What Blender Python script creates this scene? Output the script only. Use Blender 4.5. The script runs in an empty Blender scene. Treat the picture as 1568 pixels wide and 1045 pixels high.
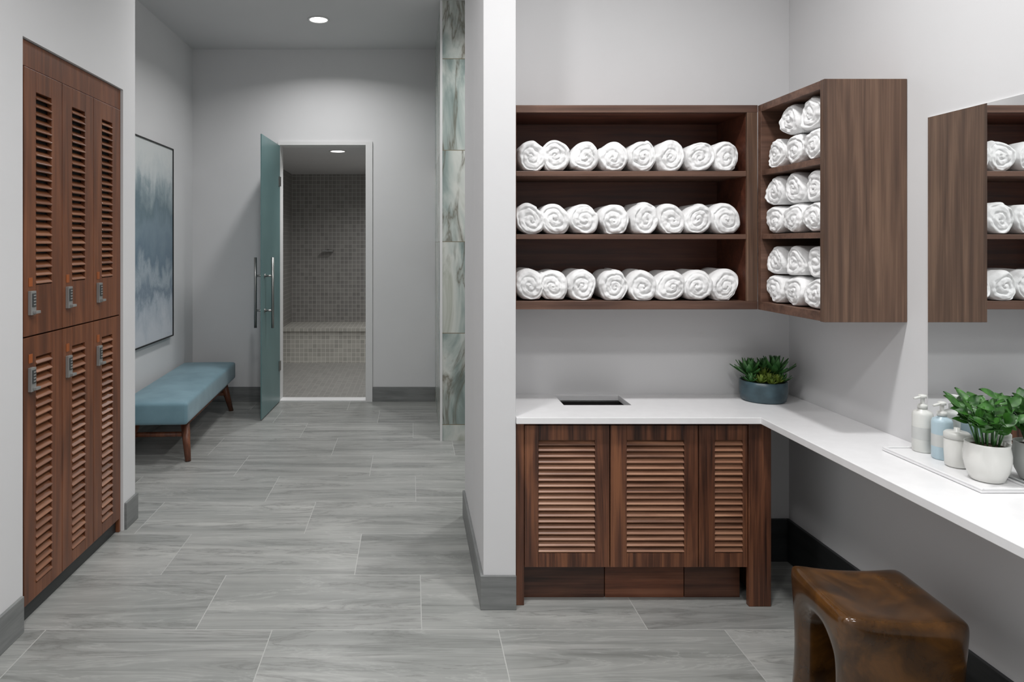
import bpy, bmesh, math, random
from mathutils import Matrix, Vector, noise
random.seed(7)
S=bpy.context.scene
try:
    S.view_settings.view_transform='Standard'
    S.view_settings.look='None'
except Exception as e: print(e)
COL=S.collection
def lin(c): 
    c=c/255.0
    return c/12.92 if c<=0.04045 else ((c+0.055)/1.055)**2.4
def rgb(r,g,b): return (lin(r),lin(g),lin(b),1)

# ---------------- materials ----------------
class NT:
    def __init__(s,name):
        s.m=bpy.data.materials.new(name); s.m.use_nodes=True
        s.t=s.m.node_tree; s.b=s.t.nodes['Principled BSDF']
    def n(s,typ,**kw):
        nd=s.t.nodes.new(typ)
        for k,v in kw.items():
            if k.startswith('i_'):
                key=k[2:].replace('_',' ')
                s.set(nd.inputs[key],v)
            else: setattr(nd,k,v)
        return nd
    def set(s,inp,v):
        if isinstance(v,bpy.types.NodeSocket): s.t.links.new(v,inp)
        else: inp.default_value=v
    def math(s,op,a,b=None,c=None):
        nd=s.t.nodes.new('ShaderNodeMath'); nd.operation=op
        s.set(nd.inputs[0],a)
        if b is not None: s.set(nd.inputs[1],b)
        if c is not None: s.set(nd.inputs[2],c)
        return nd.outputs[0]
    def obj(s): return s.t.nodes.new('ShaderNodeTexCoord').outputs['Object']
    def mapping(s,vec,scale=(1,1,1),loc=(0,0,0),rot=(0,0,0)):
        nd=s.t.nodes.new('ShaderNodeMapping'); s.set(nd.inputs['Vector'],vec)
        nd.inputs['Scale'].default_value=scale; nd.inputs['Location'].default_value=loc; nd.inputs['Rotation'].default_value=rot
        return nd.outputs[0]
    def noise(s,vec,scale,detail=4,rough=.5,dist=0):
        nd=s.t.nodes.new('ShaderNodeTexNoise'); s.set(nd.inputs['Vector'],vec)
        nd.inputs['Scale'].default_value=scale; nd.inputs['Detail'].default_value=detail
        nd.inputs['Roughness'].default_value=rough; nd.inputs['Distortion'].default_value=dist
        return nd.outputs[0]
    def ramp(s,fac,stops):
        nd=s.t.nodes.new('ShaderNodeValToRGB'); s.set(nd.inputs[0],fac)
        e=nd.color_ramp.elements
        while len(e)<len(stops): e.new(.5)
        for i,(p,c) in enumerate(stops): e[i].position=p; e[i].color=c
        return nd.outputs[0]
    def mix(s,fac,a,b,blend='MIX'):
        nd=s.t.nodes.new('ShaderNodeMix'); nd.data_type='RGBA'; nd.blend_type=blend
        s.set(nd.inputs[0],fac); s.set(nd.inputs[6],a); s.set(nd.inputs[7],b)
        return nd.outputs[2]
    def bump(s,h,strength=.3,dist=.01):
        nd=s.t.nodes.new('ShaderNodeBump'); s.set(nd.inputs['Height'],h)
        nd.inputs['Strength'].default_value=strength; nd.inputs['Distance'].default_value=dist
        s.t.links.new(nd.outputs[0],s.b.inputs['Normal'])
    def base(s,c): s.set(s.b.inputs['Base Color'],c)
    def p(s,**kw):
        for k,v in kw.items(): s.set(s.b.inputs[k.replace('_',' ')],v)
        return s

def simple(name,c,rough=.5,metal=0,var=.04,scale=8,bump=0,bscale=200,spec=.5):
    t=NT(name); o=t.obj()
    nz=t.noise(o,scale,3)
    c2=tuple(min(1,x*(1+var*2)) for x in c[:3])+(1,); c1=tuple(x*(1-var*2) for x in c[:3])+(1,)
    t.base(t.ramp(nz,[(.3,c1),(.7,c2)])); t.p(Roughness=rough,Metallic=metal)
    t.b.inputs['Specular IOR Level'].default_value=spec
    if bump: t.bump(t.noise(o,bscale,2),bump,.002)
    return t.m
WALL=simple('wall_paint',rgb(216,216,217),.75,var=.008,scale=2,bump=.05,bscale=300,spec=.3)
CEIL=simple('ceiling_paint',rgb(208,208,209),.8,var=.008,scale=2,spec=.2)
TRIMW=simple('white_trim',rgb(218,218,218),.5,var=.005)
QUARTZ=simple('white_quartz',rgb(238,238,239),.28,var=.01,scale=20)
METAL=simple('brushed_steel',rgb(150,150,148),.32,1,var=.03)
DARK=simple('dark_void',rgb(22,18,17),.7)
BLACK=simple('black_frame',rgb(30,30,30),.5)
COPPER=simple('copper_tag',rgb(168,92,46),.4,.3)
LOCKM=simple('lock_grey',rgb(150,150,148),.4,.4)
KEYS=simple('lock_keypad',rgb(60,62,62),.5)
CERW=simple('white_ceramic',rgb(228,228,224),.25,var=.01)
TEALC=simple('teal_ceramic',rgb(58,78,86),.35,var=.14,scale=25)
SOIL=simple('soil',rgb(60,45,32),.9,var=.3,scale=90,bump=.5)
BOTTLEW=simple('bottle_white',rgb(218,219,215),.35,var=.01)
BOTTLEB=simple('bottle_blue',rgb(184,206,216),.3,var=.01)
LABEL=simple('bottle_label',rgb(202,204,202),.5)

def tilegrey(name,c1,c2):
    t=NT(name); o=t.obj()
    v=t.mapping(o,(1.2,1.2,14))
    t.base(t.ramp(t.noise(v,2.5,6,.6,.6),[(.3,c1),(.7,c2)])); t.p(Roughness=.45)
    return t.m
BASEB=tilegrey('baseboard_tile',rgb(106,108,108),rgb(132,134,133))
BASED=tilegrey('dark_baseboard_tile',rgb(36,38,39),rgb(52,54,55))

def floor_mat():
    t=NT('floor_tile'); o=t.obj()
    sp=t.n('ShaderNodeSeparateXYZ',i_Vector=o)
    X,Y=sp.outputs[0],sp.outputs[1]
    r=t.math('DIVIDE',t.math('SUBTRACT',Y,2.657-4.4),.44)
    row=t.math('FLOOR',r); fy=t.math('FRACT',r)
    c=t.math('DIVIDE',t.math('ADD',t.math('SUBTRACT',X,.04-8.8),t.math('MULTIPLY',t.math('SUBTRACT',row,10),.298)),.88)
    col=t.math('FLOOR',c); fx=t.math('FRACT',c)
    ex=t.math('MULTIPLY',t.math('MINIMUM',fx,t.math('SUBTRACT',1,fx)),.88)
    ey=t.math('MULTIPLY',t.math('MINIMUM',fy,t.math('SUBTRACT',1,fy)),.44)
    e=t.math('MINIMUM',ex,ey)
    grout=t.math('LESS_THAN',e,.0019)
    cid=t.n('ShaderNodeCombineXYZ',i_X=col,i_Y=row)
    wn=t.n('ShaderNodeTexWhiteNoise',noise_dimensions='3D',i_Vector=cid.outputs[0])
    off=t.n('ShaderNodeVectorMath',operation='SCALE',i_Vector=wn.outputs['Color'],i_Scale=30.0)
    ad=t.n('ShaderNodeVectorMath',operation='ADD'); t.set(ad.inputs[0],o); t.set(ad.inputs[1],off.outputs[0])
    v=t.mapping(ad.outputs[0],(.4,8,1),rot=(0,0,.03))
    n1=t.noise(v,1.5,9,.66,.35)
    n3=t.noise(t.mapping(ad.outputs[0],(1,1.8,1)),1.6,5,.55,.5)
    v2=t.mapping(ad.outputs[0],(.6,4.5,1),rot=(0,0,-.06))
    n2=t.noise(v2,1.5,7,.62,1.4)
    f=t.math('ADD',t.math('MULTIPLY',n1,.68),t.math('MULTIPLY',n3,.32))
    base=t.ramp(f,[(.3,rgb(112,114,111)),(.43,rgb(140,142,139)),(.55,rgb(156,157,154)),(.7,rgb(176,177,173))])
    vn=t.math('ABSOLUTE',t.math('SUBTRACT',n2,.57))
    vein=t.ramp(vn,[(0,(1,1,1,1)),(.010,(.5,.5,.5,1)),(.034,(0,0,0,1))])
    base=t.mix(t.math('MULTIPLY',vein,.5),base,rgb(98,99,96))
    vn2=t.math('ABSOLUTE',t.math('SUBTRACT',n2,.47))
    vein2=t.ramp(vn2,[(0,(1,1,1,1)),(.02,(0,0,0,1))])
    base=t.mix(t.math('MULTIPLY',vein2,.3),base,rgb(186,187,184))
    tone=t.math('MULTIPLY_ADD',wn.outputs['Value'],.15,.89)
    base=t.mix(1.0,base,t.n('ShaderNodeCombineXYZ',i_X=tone,i_Y=tone,i_Z=tone).outputs[0],'MULTIPLY')
    t.base(t.mix(grout,base,rgb(176,177,174)))
    t.p(Roughness=.33)
    t.bump(t.math('SUBTRACT',1,grout),.3,.002)
    return t.m
FLOOR=floor_mat()

def wood(name,dark,mid,light,axis='z',rough=.38,fine=1.0,plank=0):
    t=NT(name); o=t.obj()
    lo,hi=.9,22*fine
    sc={'z':(hi,hi,lo),'x':(lo,hi,hi),'y':(hi,lo,hi)}[axis]
    v=t.mapping(o,sc)
    n1=t.noise(v,1.0,7,.62,1.0)
    sc2=tuple(x*.35 if x>2 else x for x in sc)
    n2=t.noise(t.mapping(o,sc2),1.0,3,.5,1.8)
    n3=t.noise(t.mapping(o,tuple(x*5 if x>2 else x*2.5 for x in sc)),1.0,4,.6,.3)
    f=t.math('ADD',t.math('ADD',t.math('MULTIPLY',n1,.45),t.math('MULTIPLY',n2,.35)),t.math('MULTIPLY',n3,.2))
    c=t.ramp(f,[(.39,dark),(.5,mid),(.61,light)])
    t.base(c); t.p(Roughness=rough); t.bump(n1,.12,.002)
    return t.m
WSIDE=wood('walnut_veneer',rgb(74,54,43),rgb(99,75,60),rgb(122,95,77),'z',.45,1.6)
WEDGE=wood('walnut_edge',rgb(76,53,43),rgb(99,72,59),rgb(118,88,73),'x',.45)
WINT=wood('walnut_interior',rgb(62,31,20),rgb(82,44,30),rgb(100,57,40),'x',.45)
WFRAME=wood('walnut_door_frame',rgb(44,25,18),rgb(94,58,41),rgb(136,88,60),'z',.4,1.3)
WSLAT=wood('walnut_slat',rgb(88,58,43),rgb(142,100,76),rgb(176,132,104),'x',.4,1.2)
WTOE=wood('walnut_toe',rgb(48,30,23),rgb(80,50,38),rgb(106,70,52),'x',.4)
WTOE2=wood('walnut_toe_red',rgb(64,36,26),rgb(108,64,44),rgb(136,88,64),'x',.4)
WLOCK=wood('locker_wood',rgb(82,47,29),rgb(108,63,39),rgb(128,79,51),'z',.38,.8)
WLSLAT=wood('locker_slat',rgb(98,58,36),rgb(126,80,53),rgb(148,100,70),'y',.3,.8)
WLEG=wood('bench_leg_wood',rgb(80,46,32),rgb(110,66,46),rgb(130,82,58),'z',.4)

def towel_mat():
    t=NT('white_terry'); o=t.obj()
    t.base(rgb(246,246,246)); t.p(Roughness=.95); t.b.inputs['Specular IOR Level'].default_value=.1
    t.b.inputs['Sheen Weight'].default_value=.3
    n=t.noise(o,420,3,.7); n2=t.noise(o,60,3,.6)
    t.bump(t.math('ADD',n,t.math('MULTIPLY',n2,1.5)),.55,.003)
    return t.m
TOWEL=towel_mat()
def fabric():
    t=NT('blue_upholstery'); o=t.obj()
    n=t.noise(o,5,4); t.base(t.ramp(n,[(.3,rgb(94,126,138)),(.7,rgb(114,146,158))]))
    t.p(Roughness=.8); t.b.inputs['Sheen Weight'].default_value=.2
    t.bump(t.noise(o,350,2),.3,.002); return t.m
FABRIC=fabric()
def mosaic(name,c1,c2,grout,size,ax='xz'):
    t=NT(name); o=t.obj(); sp=t.n('ShaderNodeSeparateXYZ',i_Vector=o)
    d={'x':sp.outputs[0],'y':sp.outputs[1],'z':sp.outputs[2]}
    a=t.math('DIVIDE',t.math('ADD',d[ax[0]],20.01),size); b=t.math('DIVIDE',t.math('ADD',d[ax[1]],20.0),size)
    fa,fb=t.math('FRACT',a),t.math('FRACT',b)
    e=t.math('MINIMUM',t.math('MINIMUM',fa,t.math('SUBTRACT',1,fa)),t.math('MINIMUM',fb,t.math('SUBTRACT',1,fb)))
    g=t.math('LESS_THAN',e,.055)
    wn=t.n('ShaderNodeTexWhiteNoise',noise_dimensions='3D',i_Vector=t.n('ShaderNodeCombineXYZ',i_X=t.math('FLOOR',a),i_Y=t.math('FLOOR',b)).outputs[0])
    t.base(t.mix(g,t.mix(wn.outputs['Value'],c1,c2),grout)); t.p(Roughness=.35)
    t.bump(t.math('SUBTRACT',1,g),.3,.002); return t.m
MG=dict(c1=rgb(126,124,121),c2=rgb(142,140,136),grout=rgb(176,174,170))
MOSX=mosaic('mosaic_back',size=.055,ax='xz',**MG)
MOSY=mosaic('mosaic_side',size=.055,ax='yz',**MG)
MOSB=mosaic('mosaic_bench',rgb(166,164,157),rgb(188,186,178),rgb(214,212,205),.055,'xz')
MOST=mosaic('mosaic_top',rgb(166,164,157),rgb(188,186,178),rgb(214,212,205),.055,'xy')
MOSF=mosaic('mosaic_floor',rgb(132,131,128),rgb(146,145,141),rgb(154,153,149),.055,'xy')

def marble():
    t=NT('onyx_marble'); o=t.obj()
    sp=t.n('ShaderNodeSeparateXYZ',i_Vector=o)
    blk=t.math('FLOOR',t.math('DIVIDE',t.math('SUBTRACT',sp.outputs[2],.12),.70))
    off=t.n('ShaderNodeCombineXYZ',i_X=t.math('MULTIPLY',blk,3.7),i_Z=t.math('MULTIPLY',blk,1.3))
    ad=t.n('ShaderNodeVectorMath',operation='ADD'); t.set(ad.inputs[0],o); t.set(ad.inputs[1],off.outputs[0])
    v=ad.outputs[0]
    n1=t.noise(t.mapping(v,(2.2,2.2,.8),rot=(0,.75,0)),1.7,5,.52,.7)
    c=t.ramp(n1,[(.30,rgb(104,116,112)),(.40,rgb(140,154,150)),(.48,rgb(180,188,183)),(.55,rgb(202,205,199)),(.63,rgb(166,170,158)),(.72,rgb(138,138,120)),(.8,rgb(112,108,92))])
    n2=t.noise(t.mapping(v,(2.4,2.4,.7),rot=(0,.8,0)),1.3,6,.55,1.1)
    vn=t.math('ABSOLUTE',t.math('SUBTRACT',n2,.5))
    vm=t.ramp(vn,[(0,(1,1,1,1)),(.014,(.5,.5,.5,1)),(.05,(0,0,0,1))])
    c=t.mix(t.math('MULTIPLY',vm,.75),c,rgb(92,84,66))
    fz=t.math('FRACT',t.math('DIVIDE',t.math('SUBTRACT',sp.outputs[2],.12),.70))
    g=t.math('LESS_THAN',fz,.008)
    t.base(t.mix(g,c,rgb(124,116,96))); t.p(Roughness=.2); return t.m
MARBLE=marble()
def art():
    t=NT('abstract_painting'); o=t.obj(); sp=t.n('ShaderNodeSeparateXYZ',i_Vector=o)
    z=t.math('DIVIDE',t.math('SUBTRACT',sp.outputs[2],.714),1.612)
    n=t.noise(t.mapping(o,(1,1.8,1.4)),2.6,7,.68,.4)
    n3=t.noise(t.mapping(o,(1,5,.8)),2,4,.6,.2)
    nn=t.math('ADD',t.math('MULTIPLY',t.math('SUBTRACT',n,.5),.4),t.math('MULTIPLY',t.math('SUBTRACT',n3,.5),.2))
    zz=t.math('ADD',z,nn)
    c=t.ramp(zz,[(.05,rgb(198,203,210)),(.16,rgb(172,182,192)),(.24,rgb(120,136,150)),(.32,rgb(162,174,183)),(.42,rgb(108,127,142)),(.55,rgb(124,142,154)),(.66,rgb(106,125,134)),(.76,rgb(146,160,166)),(.84,rgb(190,197,199)),(.95,rgb(204,208,208))])
    t.base(c); t.p(Roughness=.5); return t.m
ART=art()
def glass():
    t=NT('teal_glass'); o=t.obj()
    n=t.noise(o,3,2); t.base(t.ramp(n,[(.3,rgb(108,140,142)),(.7,rgb(120,152,153))]))
    t.p(Roughness=.32,IOR=1.3); t.b.inputs['Transmission Weight'].default_value=.3; return t.m
GLASS=glass()
def mirror():
    t=NT('mirror_silver'); t.base((.88,.9,.9,1)); t.p(Metallic=1.0,Roughness=.01); return t.m
MIRROR=mirror()
def leather():
    t=NT('polished_brown_leather'); o=t.obj()
    n=t.noise(o,7,6,.6,.8); n2=t.noise(o,40,4)
    c=t.ramp(n,[(.3,rgb(42,25,9)),(.5,rgb(74,47,18)),(.7,rgb(108,70,29))])
    t.base(c); t.p(Roughness=.22); t.b.inputs['Coat Weight'].default_value=.6; t.b.inputs['Coat Roughness'].default_value=.1
    t.bump(n2,.1,.003); return t.m
LEATHER=leather()
def leafm(name,a,b):
    t=NT(name); o=t.obj(); t.base(t.ramp(t.noise(o,45,3),[(.3,a),(.7,b)])); t.p(Roughness=.35)
    return t.m
LEAF=leafm('leaf_green',rgb(30,72,26),rgb(68,122,46))
LEAF2=leafm('succulent_dark',rgb(44,88,46),rgb(82,132,70))
LEAF3=leafm('succulent_light',rgb(88,112,42),rgb(126,146,60))
def emis(name,s,c=(1,.97,.92,1)):
    t=NT(name); t.base((1,1,1,1)); t.set(t.b.inputs['Emission Color'],c); t.b.inputs['Emission Strength'].default_value=s; return t.m
LAMP=emis('lamp_lens',6)

# ---------------- mesh helpers ----------------
class MB:
    def __init__(s): s.v=[]; s.f=[]; s.mi=[]; s.sm=[]
    def add(s,verts,faces,mi=0,smooth=False,M=None):
        o=len(s.v)
        for v in verts:
            v=Vector(v)
            s.v.append(tuple(M@v) if M else tuple(v))
        for f in faces: s.f.append(tuple(i+o for i in f)); s.mi.append(mi); s.sm.append(smooth)
    def box(s,x0,x1,y0,y1,z0,z1,mi=0,M=None):
        vs=[(x,y,z) for x in (x0,x1) for y in (y0,y1) for z in (z0,z1)]
        fs=[(0,1,3,2),(4,6,7,5),(0,4,5,1),(2,3,7,6),(0,2,6,4),(1,5,7,3)]
        s.add(vs,fs,mi,False,M)
    def lathe(s,prof,seg=40,mi=0,M=None,cap=True):
        vs=[];fs=[];n=len(prof)
        for r,z in prof:
            for k in range(seg):
                a=2*math.pi*k/seg; vs.append((r*math.cos(a),r*math.sin(a),z))
        for i in range(n-1):
            for k in range(seg):
                k2=(k+1)%seg
                fs.append((i*seg+k,i*seg+k2,(i+1)*seg+k2,(i+1)*seg+k))
        if cap:
            fs.append(tuple(range(seg))[::-1]); fs.append(tuple((n-1)*seg+k for k in range(seg)))
        s.add(vs,fs,mi,True,M)
    def tube(s,p0,p1,r0,r1=None,seg=16,mi=0):
        r1=r0 if r1 is None else r1
        p0,p1=Vector(p0),Vector(p1); d=p1-p0
        M=Matrix.Translation(p0)@d.to_track_quat('Z','Y').to_matrix().to_4x4()
        s.lathe([(r0,0),(r1,d.length)],seg,mi,M)
    def obj(s,name,mats,parent=None,bevel=0,seg=2,subsurf=0,angle=40):
        me=bpy.data.meshes.new(name); me.from_pydata(s.v,[],s.f); 
        for m in mats: me.materials.append(m)
        me.polygons.foreach_set('material_index',s.mi); me.polygons.foreach_set('use_smooth',s.sm)
        bm=bmesh.new(); bm.from_mesh(me); bmesh.ops.recalc_face_normals(bm,faces=bm.faces); bm.to_mesh(me); bm.free()
        me.update()
        ob=bpy.data.objects.new(name,me); COL.objects.link(ob)
        if parent is not None:
            ob.parent=parent; ob.matrix_parent_inverse=Matrix.Translation(parent.location).inverted()
        if bevel:
            b=ob.modifiers.new('bev','BEVEL'); b.width=bevel; b.segments=seg; b.limit_method='ANGLE'; b.angle_limit=math.radians(angle)
        if subsurf:
            b=ob.modifiers.new('ss','SUBSURF'); b.levels=subsurf; b.render_levels=subsurf
        return ob
def empty(name,loc):
    e=bpy.data.objects.new(name,None); e.location=loc; e.empty_display_size=.1; COL.objects.link(e); return e
def B(name,x0,x1,y0,y1,z0,z1,mat,parent=None,bevel=0):
    m=MB(); m.box(x0,x1,y0,y1,z0,z1); return m.obj(name,[mat],parent,bevel)

# ---------------- dims ----------------
H=3.37; XL=-1.51; XR=1.792; YW=3.24; YB=6.53; XFL=-2.093; ZC=.79
# ---------------- room shell ----------------
B('floor',-2.4,2.0,-1.9,6.55,-.06,0,FLOOR)
B('ceiling',-2.4,2.0,-1.9,6.70,H,H+.1,CEIL)
m=MB()
m.box(-2.3,XL,-1.8,2.652,0,H); m.box(-2.3,XL,2.652,3.575,2.312,H); m.box(-2.3,XL,3.575,3.73,0,H)
m.box(-2.3,-2.05,2.652,3.575,0,2.312)
m.obj('wall_left',[WALL])
B('wall_right',XR,XR+.12,-1.8,YW+.02,0,H,WALL)
B('wall_front',-2.3,XR+.12,-1.9,-1.8,0,H,WALL)
m=MB(); m.box(.296,XR+.12,YW,3.78,0,H); m.box(.296,.430,2.81,YW,0,H); m.obj('wall_alcove',[WALL],bevel=.003)
B('wall_corridor_left',XFL-.12,XFL,3.73,YB+.15,0,H,WALL)
B('wall_corridor_right',XR,XR+.12,3.78,YB,0,H,WALL)
m=MB(); m.box(XFL,-1.275,YB,YB+.15,0,H); m.box(-.372,XR+.1,YB,YB+.15,0,H); m.box(-1.275,-.372,YB,YB+.15,2.486,H)
m.obj('wall_back',[WALL])
m=MB(); m.box(.235,XR,5.235,YB,0,H); m.obj('wall_marble_core',[WALL])
m=MB(); m.box(.225,XR,5.22,5.235,0,H-.002); m.box(.225,.235,5.235,YB,0,H-.002); m.obj('trim_marble_cladding',[MARBLE])
B('trim_marble_corner',.219,.236,5.212,5.2215,0,H-.002,TRIMW)
# door frame
m=MB(); m.box(-.437,-.3725,6.512,YB+.16,0,2.4855); m.box(-1.258,-.437,6.512,YB+.16,2.452,2.4855); m.box(-1.2745,-1.258,6.512,YB+.16,0,2.4855)
m.obj('trim_door_frame',[TRIMW])
B('trim_threshold',-1.258,-.437,6.53,6.67,-.02,.008,TRIMW)
# baseboards
bh=.14; bt=.013
def bb(name,*b,mat=BASEB):
    m=MB()
    for x in b: m.box(*x)
    m.obj(name,[mat],bevel=.002)
bb('baseboard_left',(XL,XL+bt,-1.8,2.64,0,bh),(XL,XL+bt,3.59,3.73+bt,0,bh),(-2.08,XL,3.73,3.73+bt,0,bh))
bb('baseboard_alcove',(.296-bt,.430,2.81-bt,2.81,0,bh),(.296-bt,.296,2.81,3.78,0,bh))
bb('baseboard_corridor_left',(XFL,XFL+bt,3.75,YB,0,bh))
bb('baseboard_back',(XFL+bt,-1.28,YB-bt,YB,0,bh),(-.368,.225,YB-bt,YB,0,bh))
bb('baseboard_right',(XR-.015,XR,-1.8,YW,0,.2),(1.50,XR-.015,YW-.015,YW,0,.2),mat=BASED)
# ---------------- shower room ----------------
B('floor_shower',-1.8,.2,6.55,9.5,-.06,0,MOSF)
B('ceiling_shower',-1.8,.2,6.68,9.5,2.47,2.57,CEIL)
B('wall_shower_back',-1.8,.2,9.4,9.5,0,2.47,MOSX)
B('wall_shower_left',-1.75,-1.646,6.68,9.4,0,2.47,MOSY)
B('wall_shower_right',.1,.2,6.68,9.4,0,2.47,MOSY)
m=MB(); m.box(-1.645,.099,8.66,9.399,0,.40,0); m.box(-1.645,.099,8.64,9.399,.40,.44,1); m.obj('tiled_bench',[MOSB,MOST])
m=MB(); m.box(-1.21,-1.07,9.30,9.399,1.405,1.425); m.tube((-1.14,9.39,1.415),(-1.14,9.34,1.415),.018); m.obj('shower_shelf',[METAL])

# ---------------- downlights ----------------
def downlight(x,y,z,power,size,name='ceiling_downlight'):
    e=empty(name,(x,y,z))
    m=MB(); M=Matrix.Translation((x,y,z))
    m.lathe([(.072,-.001),(.09,-.001),(.09,-.006),(.075,-.008),(.072,-.001)],40,0,M,cap=False)
    m.lathe([(0.001,-.003),(.072,-.003)],40,1,M,cap=False)
    m.obj('trim_ring',[TRIMW,LAMP],e)
    l=bpy.data.lights.new('lamp','AREA'); l.shape='DISK'; l.size=size; l.energy=power; l.color=(1,.99,.985)
    l.spread=math.radians(150)
    lo=bpy.data.objects.new('lamp',l); lo.location=(0,0,-.03); lo.parent=e; COL.objects.link(lo)
downlight(-.77,5.66,H,15,.16)
downlight(-.9,4.3,H,13,.16)
downlight(.9,4.5,H,18,.16)
downlight(.9,1.95,H,22,.22)
downlight(-.25,1.9,H,18,.22)
downlight(.9,.3,H,17,.3)
downlight(-.5,.3,H,16,.3)
downlight(.2,-1.0,H,15,.3)
downlight(-.763,7.06,2.47,9,.14)
downlight(-.2,8.1,2.47,10,.14)  # added second shower lamp, hidden right of the doorway to brighten the room

# ---------------- louver door builder ----------------
def louver(m,M,w,z0,z1,stile,rt,rb,n,fi=0,si=1,di=2,th=.02):
    # local: x 0..w, y 0 front .. th
    m.box(0,stile[0],0,th,z0,z1,fi,M); m.box(w-stile[1],w,0,th,z0,z1,fi,M)
    m.box(stile[0],w-stile[1],0,th,z1-rt,z1,fi,M); m.box(stile[0],w-stile[1],0,th,z0,z0+rb,fi,M)
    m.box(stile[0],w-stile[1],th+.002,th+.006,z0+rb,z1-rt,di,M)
    a,b=z0+rb,z1-rt; p=(b-a)/n
    for i in range(n):
        zc=a+p*(i+.5)
        R=M@Matrix.Translation((0,th*.5,zc))@Matrix.Rotation(math.radians(42),4,'X')
        hw=p*.52
        m.box(stile[0]-.001,w-stile[1]+.001,-hw,hw,-.003,.003,si,R)
# ---------------- lockers ----------------
LK=empty('lockers',(XL-.2,3.11,0))
fx=XL-.012
m=MB()
m.box(-2.04,fx-.021,2.655,3.572,.0,2.309,0)  # carcass
m.box(fx-.02,fx,2.655,3.572,2.205,2.309,0)   # header
m.box(fx-.02,fx,2.655,2.672,.0,2.205,0); m.box(fx-.02,fx,3.555,3.572,.0,2.205,0)
m.box(fx-.05,fx-.02,2.66,3.57,0,.07,1)
m.obj('carcass',[WLOCK,BASED],LK,bevel=.002)
cols=[2.674,2.968,3.262,3.553]
for ci in range(3):
    y0,y1=cols[ci]+.002,cols[ci+1]-.002; w=y1-y0
    for (z0,z1) in ((1.137,2.202),(.075,1.131)):
        m=MB(); M=Matrix.Translation((fx+.004,y0,0))@Matrix.Rotation(math.radians(90),4,'Z')
        up=z0>1
        louver(m,M,w,z0,z1,(.085,.085),.085,.20 if up else .055,24 if up else 26)
        m.obj('door',[WLOCK,WLSLAT,DARK],LK,bevel=.0015)
        zc=1.27 if up else .965
        m=MB(); yc=y0+.044
        m.box(fx+.004,fx+.018,yc-.018,yc+.018,zc-.05,zc+.045,0)
        m.box(fx+.018,fx+.021,yc-.012,yc+.012,zc-.018,zc+.036,1)
        for k in range(4):
            m.box(fx+.021,fx+.023,yc-.008,yc+.008,zc-.012+k*.012,zc-.006+k*.012,0)
        m.box(fx+.018,fx+.032,yc-.006,yc+.026,zc-.045,zc-.034,0)
        m.box(fx+.004,fx+.006,yc-.013,yc+.013,zc+.062,zc+.098,2)
        m.obj('keypad_lock',[LOCKM,KEYS,COPPER],LK,bevel=.002)

# ---------------- base cabinet ----------------
BC=empty('base_cabinet',(.95,3.0,0))
zt=.762
m=MB()
m.box(.432,.468,2.835,3.22,0,zt); m.box(1.397,1.489,2.825,2.850,0,zt); m.box(1.465,1.489,2.85,3.22,0,zt)
m.box(.468,1.397,2.835,2.86,.752,zt)
m.box(.468,1.465,2.86,3.2,.155,.165)
m.obj('carcass',[WFRAME],BC,bevel=.002)
m=MB()
for i,(a,b) in enumerate(((.47,.819),(.822,1.157),(1.16,1.395))): m.box(a,b,2.90,2.915,0,.155,1 if i==1 else 0)
m.obj('toe_kick',[WTOE,WTOE2],BC,bevel=.002)
for a,b,sl,sr in ((.470,.822,.058,.060),(.826,1.190,.068,.058),(1.194,1.395,.066,.02)):
    m=MB(); M=Matrix.Translation((a,2.833,0))
    louver(m,M,b-a,.16,.749,(sl,sr),.062,.058,19)
    m.obj('door',[WFRAME,WSLAT,DARK],BC,bevel=.0015)

# ---------------- countertop ----------------
def counter():
    xs=[.4305,.675,.975,1.433,XR-.0005]; ys=[-1.2,2.80,3.02,3.222,YW-.0005]
    def inside(i,j):
        if j==0: return i==3
        if j==2 and i==1: return False
        return True
    vs={};V=[];F=[]
    def gv(i,j,t):
        k=(i,j,t)
        if k not in vs: vs[k]=len(V); V.append((xs[i],ys[j],ZC if t else ZC-.027))
        return vs[k]
    for i in range(4):
        for j in range(4):
            if not inside(i,j): continue
            F.append((gv(i,j,1),gv(i+1,j,1),gv(i+1,j+1,1),gv(i,j+1,1)))
            F.append((gv(i,j,0),gv(i,j+1,0),gv(i+1,j+1,0),gv(i+1,j,0)))
            for (di,dj,a,b) in ((-1,0,(i,j+1),(i,j)),(1,0,(i+1,j),(i+1,j+1)),(0,-1,(i,j),(i+1,j)),(0,1,(i+1,j+1),(i,j+1))):
                ni,nj=i+di,j+dj
                if 0<=ni<4 and 0<=nj<4 and inside(ni,nj): continue
                F.append((gv(*a,0),gv(*b,0),gv(*b,1),gv(*a,1)))
    m=MB(); m.add(V,F); return m.obj('countertop',[QUARTZ],bevel=.002)
counter()
m=MB()
x0,x1,y0,y1=.668,.982,3.0,3.215
m.box(x0,x0+.006,y0,y1,.35,.760); m.box(x1-.006,x1,y0,y1,.35,.760); m.box(x0,x1,y0,y0+.006,.35,.760); m.box(x0,x1,y1-.006,y1,.35,.760); m.box(x0,x1,y0,y1,.35,.356)
m.obj('drop_bin',[DARK],BC)

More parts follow.
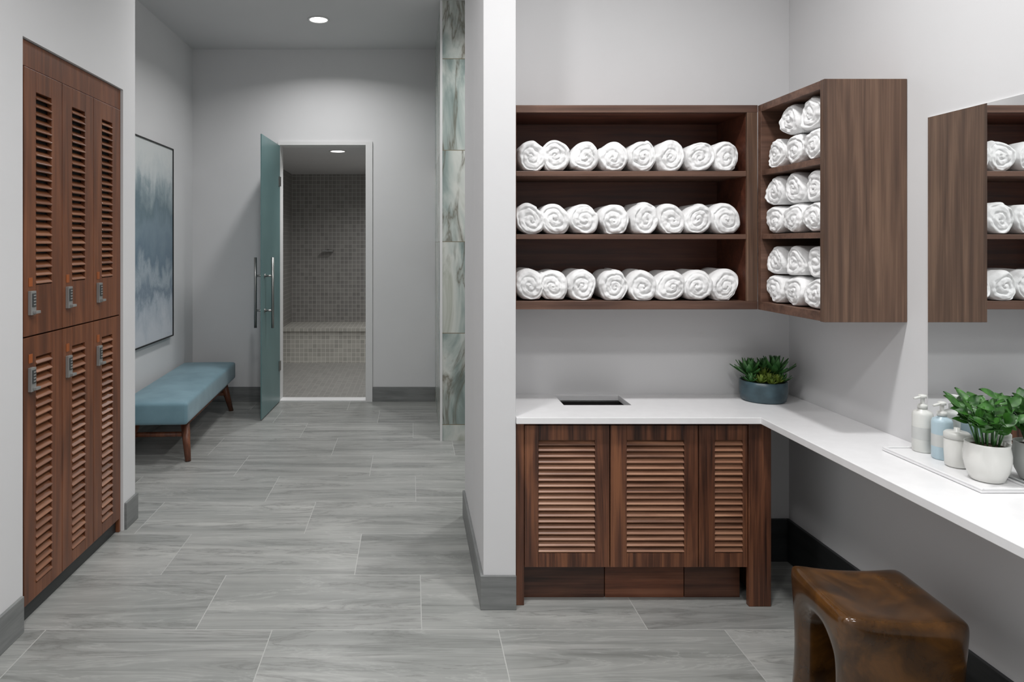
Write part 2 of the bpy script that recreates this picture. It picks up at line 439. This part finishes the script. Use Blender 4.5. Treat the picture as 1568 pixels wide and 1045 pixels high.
# ---------------- shelf unit (back wall) ----------------
YS=2.94; zT=2.102; zB=1.221; sz=[(1.795,1.818),(1.524,1.545)]
SU=empty('towel_shelf_unit',(.95,3.09,1.66))
m=MB()
m.box(.4315,1.4915,YW-.012,YW-.001,zB,zT,1)
m.box(.4315,1.4915,YS,YW-.012,zT-.032,zT,0); m.box(.4315,1.4915,YS,YW-.012,zB,zB+.035,0)
m.box(.4315,.452,YS,YW-.012,zB+.035,zT-.032,0); m.box(1.445,1.4905,YS,YW-.012,zB+.035,zT-.032,2)
for a,b in sz: m.box(.452,1.445,YS+.004,YW-.012,a,b,0)
m.obj('shelf_carcass',[WEDGE,WINT,WSIDE],SU,bevel=.0015)
m=MB(); m.box(.453,1.444,YS+.012,YW-.013,zT-.034,zT-.0325); m.box(1.4435,1.4448,YS+.012,YW-.013,zB+.036,zT-.034); m.obj('lining',[WINT],SU)
# side cabinet
CU=empty('towel_cabinet',(1.64,2.7,1.66))
Y0=2.466
m=MB()
m.box(1.4915,XR-.001,Y0,Y0+.026,zB-.002,zT-.002,0)
m.box(1.4915,XR-.001,YS-.028,YS,zB,zT-.003,1)
m.box(1.4915,XR-.001,Y0+.026,YS-.028,zT-.034,zT-.003,1); m.box(1.4915,XR-.001,Y0+.026,YS-.028,zB,zB+.035,1)
m.box(XR-.012,XR-.001,Y0+.026,YS-.028,zB+.035,zT-.034,2)
for a,b in sz: m.box(1.4955,XR-.012,Y0+.026,YS-.028,a,b,1)
m.obj('cabinet_carcass',[WSIDE,WEDGE,WINT],CU,bevel=.0015)

# ---------------- towels ----------------
def towel(mb,M,rx,rz,L,seed):
    rnd=random.Random(seed)
    NR,NTT=30,60; T=rnd.uniform(2.3,3.0); ph=rnd.random(); th0=rnd.uniform(0,6.28); cx,cz=rnd.uniform(-.1,.1),rnd.uniform(-.12,.08)
    sgn=rnd.choice((-1,1)); fl=rnd.uniform(.8,.88); sk=rnd.uniform(-.12,.12)
    vs=[];fs=[]
    def outer(a):
        f=((sgn*a-th0)/(2*math.pi))%1.0
        s=1-.085*f+.035*math.sin(2*a+ph*6)+.025*math.sin(3*a+seed)
        return s
    def pos(rr,a,y):
        s=outer(a)
        k=(1-rr)
        x=(math.cos(a)*rr*s+cx*k)*rx; z=(math.sin(a)*rr*s+cz*k)*rz
        x+=sk*z
        if z<-rz*fl: z=-rz*fl+(z+rz*fl)*.12
        nz=noise.noise(Vector((x*22+seed,y*14,z*22)))*.006
        return (x+nz*(rr),y,z+nz*rr*.5)
    for i in range(NR+1):
        rr=max(.02,i/NR)
        for k in range(NTT):
            a=2*math.pi*k/NTT
            aw=a+.25*math.sin(a*2+seed)*rr
            p=(rr*T-sgn*aw/(2*math.pi)+ph)+.12*noise.noise(Vector((math.cos(a)*rr*3+seed,math.sin(a)*rr*3,seed*.7))); f=p-math.floor(p); d=min(f,1-f)
            dep=.011*(.65+.5*noise.noise(Vector((math.cos(a)*2,math.sin(a)*2,seed+int(p)*3.1))))
            g=math.exp(-(d/.15)**2)
            fade=1.0 if rr<.86 else max(0,(1-rr)/.14)
            y=dep*g*fade+.018*max(0,(rr-.8)/.2)**2+.006*math.sin(a*2+seed)*rr+.005*noise.noise(Vector((math.cos(a)*rr*4,math.sin(a)*rr*4,seed)))
            y-=.006*(1-rr)
            vs.append(pos(rr,a,y))
    ys=[.03,.06,L*.5,L-.03,L]
    for j,y in enumerate(ys):
        for k in range(NTT):
            a=2*math.pi*k/NTT; rr=1.0 if j<4 else .8
            if j==0: rr=1.015
            vs.append(pos(rr,a,y))
    R=NR+1+len(ys)
    for i in range(R-1):
        for k in range(NTT):
            k2=(k+1)%NTT; fs.append((i*NTT+k,i*NTT+k2,(i+1)*NTT+k2,(i+1)*NTT+k))
    fs.append(tuple(range(NTT))); fs.append(tuple((R-1)*NTT+k for k in range(NTT)))
    mb.add(vs,fs,0,True,M)
mb=MB(); sd=1
rows=[(1.818,[815,852,897,941,985,1028,1073,1113]),(1.545,[812,850,895,942,989,1030,1071,1113]),(1.256,[812,848,893,941,985,1028,1070,1112])]
for zb,xs in rows:
    for x in xs:
        X=(x-630)*.002827; rz=random.uniform(.069,.075)
        towel(mb,Matrix.Translation((X,YS+.012+random.uniform(0,.014),zb+rz*.9))@Matrix.Rotation(random.uniform(-.05,.05),4,'Z'),random.uniform(.065,.070),rz,.24,sd); sd+=1
mb.obj('rolled_towels',[TOWEL])
mb=MB(); R90=Matrix.Rotation(math.radians(-90),4,'Z')
yc=[Y0+.026+.071+i*.141 for i in range(3)]
for zb,up in ((1.818,2),(1.545,3),(1.256,3)):
    rz=.064
    for i in range(3):
        towel(mb,Matrix.Translation((1.505+random.uniform(0,.012),yc[i],zb+rz*.9))@R90,.073,rz,.26,sd); sd+=1
    for i in range(up):
        yy=yc[i] if up==3 else Y0+.026+.075+i*.146+.02
        rr=.064 if up==3 else .068
        towel(mb,Matrix.Translation((1.507+random.uniform(0,.012),yy,zb+.12+rr*.88))@R90,.072,rr,.26,sd); sd+=1
mb.obj('rolled_towels',[TOWEL])

# ---------------- mirror ----------------
m=MB(); m.box(XR-.006,XR-.0005,-1.0,2.361,ZC+.004,1.94); m.obj('vanity_mirror',[MIRROR])

# ---------------- artwork ----------------
A=empty('framed_painting',(XFL+.02,5.3,1.52))
B('canvas',XFL+.002,XFL+.028,4.66,5.90,.722,2.318,ART,A)
m=MB(); 
for b in ((4.65,5.91,.712,.722),(4.65,5.91,2.318,2.328),(4.65,4.66,.722,2.318),(5.90,5.91,.722,2.318)): m.box(XFL+.001,XFL+.036,*b)
m.obj('frame',[BLACK],A)

# ---------------- glass door ----------------
GD=empty('glass_door',(-1.255,6.5,0))
hx,hy=-1.256,6.50; ex,ey=-1.277,5.80
d=Vector((ex-hx,ey-hy,0)); w=d.length; d.normalize(); nrm=Vector((-d.y,d.x,0))
M=Matrix(((d.x,nrm.x,0,hx),(d.y,nrm.y,0,hy),(0,0,1,0),(0,0,0,1)))
m=MB(); m.box(0,w,-.005,.005,.012,2.443,0,M); m.obj('panel',[GLASS],GD,bevel=.001)
m=MB()
for sgn in (-1,1):
    q=lambda u,v,z: tuple(M@Vector((u,v,z)))
    u=w-.10
    m.tube(q(u,sgn*.075,.78),q(u,sgn*.075,1.39),.012)
    for z in (.93,1.23):
        m.tube(q(u,sgn*.005,z),q(u,sgn*.075,z),.009); m.tube(q(u,sgn*.004,z),q(u,sgn*.012,z),.018)
for z in (.35,2.1): m.box(-.005,.06,-.014,.014,z-.045,z+.045,0,M)
m.obj('pull_handle',[METAL],GD)

# ---------------- bench ----------------
BN=empty('upholstered_bench',(-1.8,5.43,0))
rot=Matrix.Translation((-1.80,5.43,0))@Matrix.Rotation(math.radians(3.2),4,'Z')
def rbox(m,x0,x1,y0,y1,z0,z1,nx=8,ny=20,nz=3,puff=0,M=None,mi=0):
    vs=[];fs=[];idx={}
    def g(i,j,k):
        if (i,j,k) not in idx:
            idx[(i,j,k)]=len(vs)
            x=x0+(x1-x0)*i/nx; y=y0+(y1-y0)*j/ny; z=z0+(z1-z0)*k/nz
            if k==nz: z+=puff*math.sin(math.pi*i/nx)**.6*math.sin(math.pi*j/ny)**.4
            vs.append((x,y,z))
        return idx[(i,j,k)]
    for i in range(nx):
        for j in range(ny):
            fs.append((g(i,j,0),g(i,j+1,0),g(i+1,j+1,0),g(i+1,j,0))); fs.append((g(i,j,nz),g(i+1,j,nz),g(i+1,j+1,nz),g(i,j+1,nz)))
    for i in range(nx):
        for k in range(nz):
            fs.append((g(i,0,k),g(i+1,0,k),g(i+1,0,k+1),g(i,0,k+1))); fs.append((g(i,ny,k),g(i,ny,k+1),g(i+1,ny,k+1),g(i+1,ny,k)))
    for j in range(ny):
        for k in range(nz):
            fs.append((g(0,j,k),g(0,j,k+1),g(0,j+1,k+1),g(0,j+1,k))); fs.append((g(nx,j,k),g(nx,j+1,k),g(nx,j+1,k+1),g(nx,j,k+1)))
    m.add(vs,fs,mi,True,M)
m=MB(); rbox(m,-.235,.235,-.82,.82,.275,.425,puff=.02,M=rot); 
m.obj('cushion',[FABRIC],BN,bevel=.022,seg=4,angle=50)
m=MB()
def beam(p,q,w=.02,t=.02):
    p,q=rot@Vector(p),rot@Vector(q); m.tube(p,q,w,t,12)
for sx in (-1,1):
    for sy in (-1,1):
        beam((sx*.165,sy*.62,.275),(sx*.215,sy*.72,0),.034,.02)
    beam((sx*.18,-.62,.245),(sx*.18,.62,.245),.018,.018)
for sy in (-1,1): beam((-.195,sy*.65,.17),(.195,sy*.65,.17),.018,.018)
m.box(-.19,.19,-.7,.7,.25,.275,0,rot)
m.obj('wood_frame',[WLEG],BN)

# ---------------- stool ----------------
def stool():
    nx,ny,nz=16,16,22; W,D,HH=.34,.34,.45
    def ins(i,j,k):
        if not(0<=i<nx and 0<=j<ny and 0<=k<nz): return False
        y=(j+.5)/ny; z=(k+.5)/nz
        if .24<y<.76:
            yy=abs(y-.5)/.26
            if z<.62+.14*math.sqrt(max(0,1-yy*yy)): return False
        return True
    idx={};vs=[];fs=[]
    def g(i,j,k):
        if (i,j,k) not in idx: idx[(i,j,k)]=len(vs); vs.append((i/nx*W-W/2,j/ny*D-D/2,k/nz*HH))
        return idx[(i,j,k)]
    for i in range(nx):
        for j in range(ny):
            for k in range(nz):
                if not ins(i,j,k): continue
                if not ins(i-1,j,k): fs.append((g(i,j,k),g(i,j,k+1),g(i,j+1,k+1),g(i,j+1,k)))
                if not ins(i+1,j,k): fs.append((g(i+1,j,k),g(i+1,j+1,k),g(i+1,j+1,k+1),g(i+1,j,k+1)))
                if not ins(i,j-1,k): fs.append((g(i,j,k),g(i+1,j,k),g(i+1,j,k+1),g(i,j,k+1)))
                if not ins(i,j+1,k): fs.append((g(i,j+1,k),g(i,j+1,k+1),g(i+1,j+1,k+1),g(i+1,j+1,k)))
                if not ins(i,j,k-1): fs.append((g(i,j,k),g(i,j+1,k),g(i+1,j+1,k),g(i+1,j,k)))
                if not ins(i,j,k+1): fs.append((g(i,j,k+1),g(i+1,j,k+1),g(i+1,j+1,k+1),g(i,j+1,k+1)))
    bm=bmesh.new(); bv=[bm.verts.new(v) for v in vs]
    for f in fs: bm.faces.new([bv[i] for i in f])
    for it in range(8): bmesh.ops.smooth_vert(bm,verts=[v for v in bm.verts],factor=.5,use_axis_x=True,use_axis_y=True,use_axis_z=True)
    zmin=min(v.co.z for v in bm.verts)
    for v in bm.verts:
        x,y,z=v.co; v.co.z-=zmin
        u=(x/(W/2)); w_=(y/(D/2))
        t=max(0,(z-.33)/.12)
        v.co.z-=t*.026*(1-min(1,u*u))*(1-.6*min(1,w_*w_))
        v.co.z+=t*.006*abs(u)**3
        s=1-.05*math.sin(math.pi*min(1,max(0,z/.42)))
        v.co.x*=s; v.co.y*=s
        s2=1.05; v.co.x*=s2; v.co.y*=s2
    me=bpy.data.meshes.new('leather_stool'); bm.normal_update(); bm.to_mesh(me); bm.free()
    me.polygons.foreach_set('use_smooth',[True]*len(me.polygons)); me.materials.append(LEATHER)
    ob=bpy.data.objects.new('leather_stool',me); COL.objects.link(ob)
    ob.location=(1.410,2.085,0); ob.rotation_euler=(0,0,math.radians(-5))
    b=ob.modifiers.new('ss','SUBSURF'); b.levels=1; b.render_levels=2
stool()

# ---------------- tray + toiletries ----------------
m=MB(); z=ZC
m.box(1.623,1.780,1.945,2.355,z+.001,z+.009)
m.box(1.623,1.631,1.945,2.355,z+.009,z+.015); m.box(1.772,1.780,1.945,2.355,z+.009,z+.015); m.box(1.631,1.772,1.945,1.953,z+.009,z+.015); m.box(1.631,1.772,2.347,2.355,z+.009,z+.015)
m.obj('marble_tray',[QUARTZ],bevel=.002)
def bottle(x,y,r,h,mat,name='pump_bottle',pump=True):
    e=empty(name,(x,y,z+.009)); M=Matrix.Translation((x,y,z+.0095)); m=MB()
    m.lathe([(r*.9,0),(r,.005),(r,h*.86),(r*.9,h*.93),(r*.45,h*.98),(r*.42,h)],32,0,M); m.obj('body',[mat],e)
    m=MB(); m.lathe([(r*1.01,h*.3),(r*1.01,h*.58)],32,0,M,cap=False); m.obj('label',[LABEL],e)
    if pump:
        m=MB(); m.lathe([(r*.48,h),(r*.48,h+.014),(r*.2,h+.016),(r*.2,h+.035),(r*.4,h+.036),(r*.4,h+.046),(.002,h+.047)],24,0,M)
        m.tube((x,y,z+.0095+h+.04),(x-.035,y-.01,z+.0095+h+.036),.005,.004); m.obj('pump',[BOTTLEW],e)
bottle(1.733,2.315,.030,.145,BOTTLEW)
bottle(1.737,2.235,.029,.140,BOTTLEB)
e=empty('lidded_jar',(1.722,2.155,z)); m=MB(); M=Matrix.Translation((1.722,2.155,z+.0095))
m.lathe([(.026,0),(.032,.006),(.034,.05),(.034,.085),(.032,.09)],32,0,M); m.obj('body',[CERW],e)
m=MB(); m.lathe([(.035,.09),(.035,.105),(.030,.11),(.008,.112),(.008,.122)],32,0,M); m.obj('lid',[BOTTLEW],e)

def leaf(m,base,dirv,up,L,W,curl,mi=0,n=7):
    dirv=Vector(dirv).normalized(); side=dirv.cross(Vector(up)); 
    if side.length<.01: side=dirv.cross(Vector((1,0,0)))
    side.normalize(); nr=side.cross(dirv).normalized()
    vs=[];fs=[]
    for i in range(n+1):
        t=i/n; ww=W*math.sin(math.pi*min(1,t*.97+.03))**.75*(1-.25*t)
        c=Vector(base)+dirv*(L*t)+nr*(-curl*L*t*t)
        for s in (-1,0,1): vs.append(tuple(c+side*(ww*s)+nr*(abs(s)*W*.25)))
    for i in range(n):
        for s in (0,1): fs.append((i*3+s,i*3+s+1,i*3+s+4,i*3+s+3))
    m.add(vs,fs,mi,True)
# potted plant
PX,PY=1.712,2.03
e=empty('potted_plant',(PX,PY,z)); M=Matrix.Translation((PX,PY,z+.0095)); m=MB()
m.lathe([(.034,0),(.040,.003),(.052,.03),(.058,.06),(.058,.08),(.054,.105),(.055,.112),(.051,.112),(.049,.1),(.02,.098),(.001,.098)],48,0,M,cap=False); m.obj('pot',[CERW],e)
m=MB(); m.lathe([(.05,.1),(.001,.102)],32,0,M,cap=False); m.obj('soil',[SOIL],e)
m=MB(); rnd=random.Random(11)
LIM=XR-.012
for s in range(16):
    a=s*2.399+rnd.uniform(-.3,.3); out=.015+.07*math.sqrt((s+.5)/16)+rnd.uniform(-.01,.01); hh=rnd.uniform(.095,.16)-out*.4
    b0=Vector((PX+.025*math.cos(a),PY+.025*math.sin(a),z+.108)); tip=Vector((PX+out*math.cos(a),PY+out*math.sin(a),z+.108+hh))
    tip.x=min(tip.x,LIM-.03)
    mid=b0.lerp(tip,.5)+Vector((0,0,.02))
    m.tube(b0,mid,.0022,.002,6,1); m.tube(mid,tip,.002,.0015,6,1)
    for k in range(5):
        t=.4+.6*k/4; p=b0.lerp(mid,t*2) if t<.5 else mid.lerp(tip,t*2-1)
        aa=a+(-1)**k*rnd.uniform(.5,1.6)*(1 if k<4 else .1); dv=Vector((math.cos(aa),math.sin(aa),rnd.uniform(.2,1.3))); L=rnd.uniform(.040,.058)
        dn=dv.normalized()
        if p.x+dn.x*L>LIM: dv.x=-abs(dv.x)
        leaf(m,p,dv,(rnd.uniform(-.5,.5),-.8,1),L,rnd.uniform(.015,.020),rnd.uniform(.0,.3))
m.obj('foliage',[LEAF,LEAF2],e)
# succulent bowl
QX,QY=1.605,3.115
e=empty('succulent_planter',(QX,QY,z)); M=Matrix.Translation((QX,QY,z+.0005)); m=MB()
m.lathe([(.086,0),(.094,.006),(.099,.03),(.100,.07),(.099,.090),(.094,.092),(.092,.08),(.001,.08)],56,0,M,cap=False); m.obj('bowl',[TEALC],e)
m=MB(); m.lathe([(.093,.081),(.001,.088)],40,0,M,cap=False); m.obj('soil',[SOIL],e)
m=MB()
def rosette(cx,cy,cz,R,n,mi,tilt):
    for k in range(n):
        t=k/n; a=k*2.399; el=.3+1.2*t+tilt
        dv=(math.cos(a)*math.cos(el),math.sin(a)*math.cos(el),math.sin(el))
        leaf(m,(cx,cy,cz),dv,(0,0,1),R*(1-.15*t),R*.15,-.15,mi,5)
for (dx,dy,R,mi,n,zz) in ((-.058,.01,.098,0,24,.02),(-.03,.05,.085,0,22,.01),(.058,.01,.11,0,30,.02),(.03,.055,.1,0,22,.01),(0,-.05,.055,1,30,0),(-.038,-.055,.05,1,26,0),(.035,-.055,.05,1,26,0),(0,0,.065,1,30,.01),(.07,-.03,.055,0,20,0),(-.07,-.03,.055,0,20,0),(.0,-.078,.035,1,20,0)):
    rosette(QX+dx,QY+dy,z+.085+zz,R,n,mi,0)
for i,v in enumerate(m.v):
    if v[1]>YW-.004: m.v[i]=(v[0],YW-.004,v[2])
m.obj('succulents',[LEAF2,LEAF3],e)

# ---------------- world & camera ----------------
w=bpy.data.worlds.new('World'); S.world=w; w.use_nodes=True
w.node_tree.nodes['Background'].inputs[0].default_value=(.6,.62,.65,1); w.node_tree.nodes['Background'].inputs[1].default_value=.3
cd=bpy.data.cameras.new('Camera'); cam=bpy.data.objects.new('Camera',cd); COL.objects.link(cam)
cam.location=(0,0,1.5); cam.rotation_euler=(math.radians(90),0,0)
cd.sensor_width=36; cd.lens=24; cd.shift_x=(784-630)/1568; cd.shift_y=-(522.67-375)/1568; cd.clip_start=.05
S.camera=cam
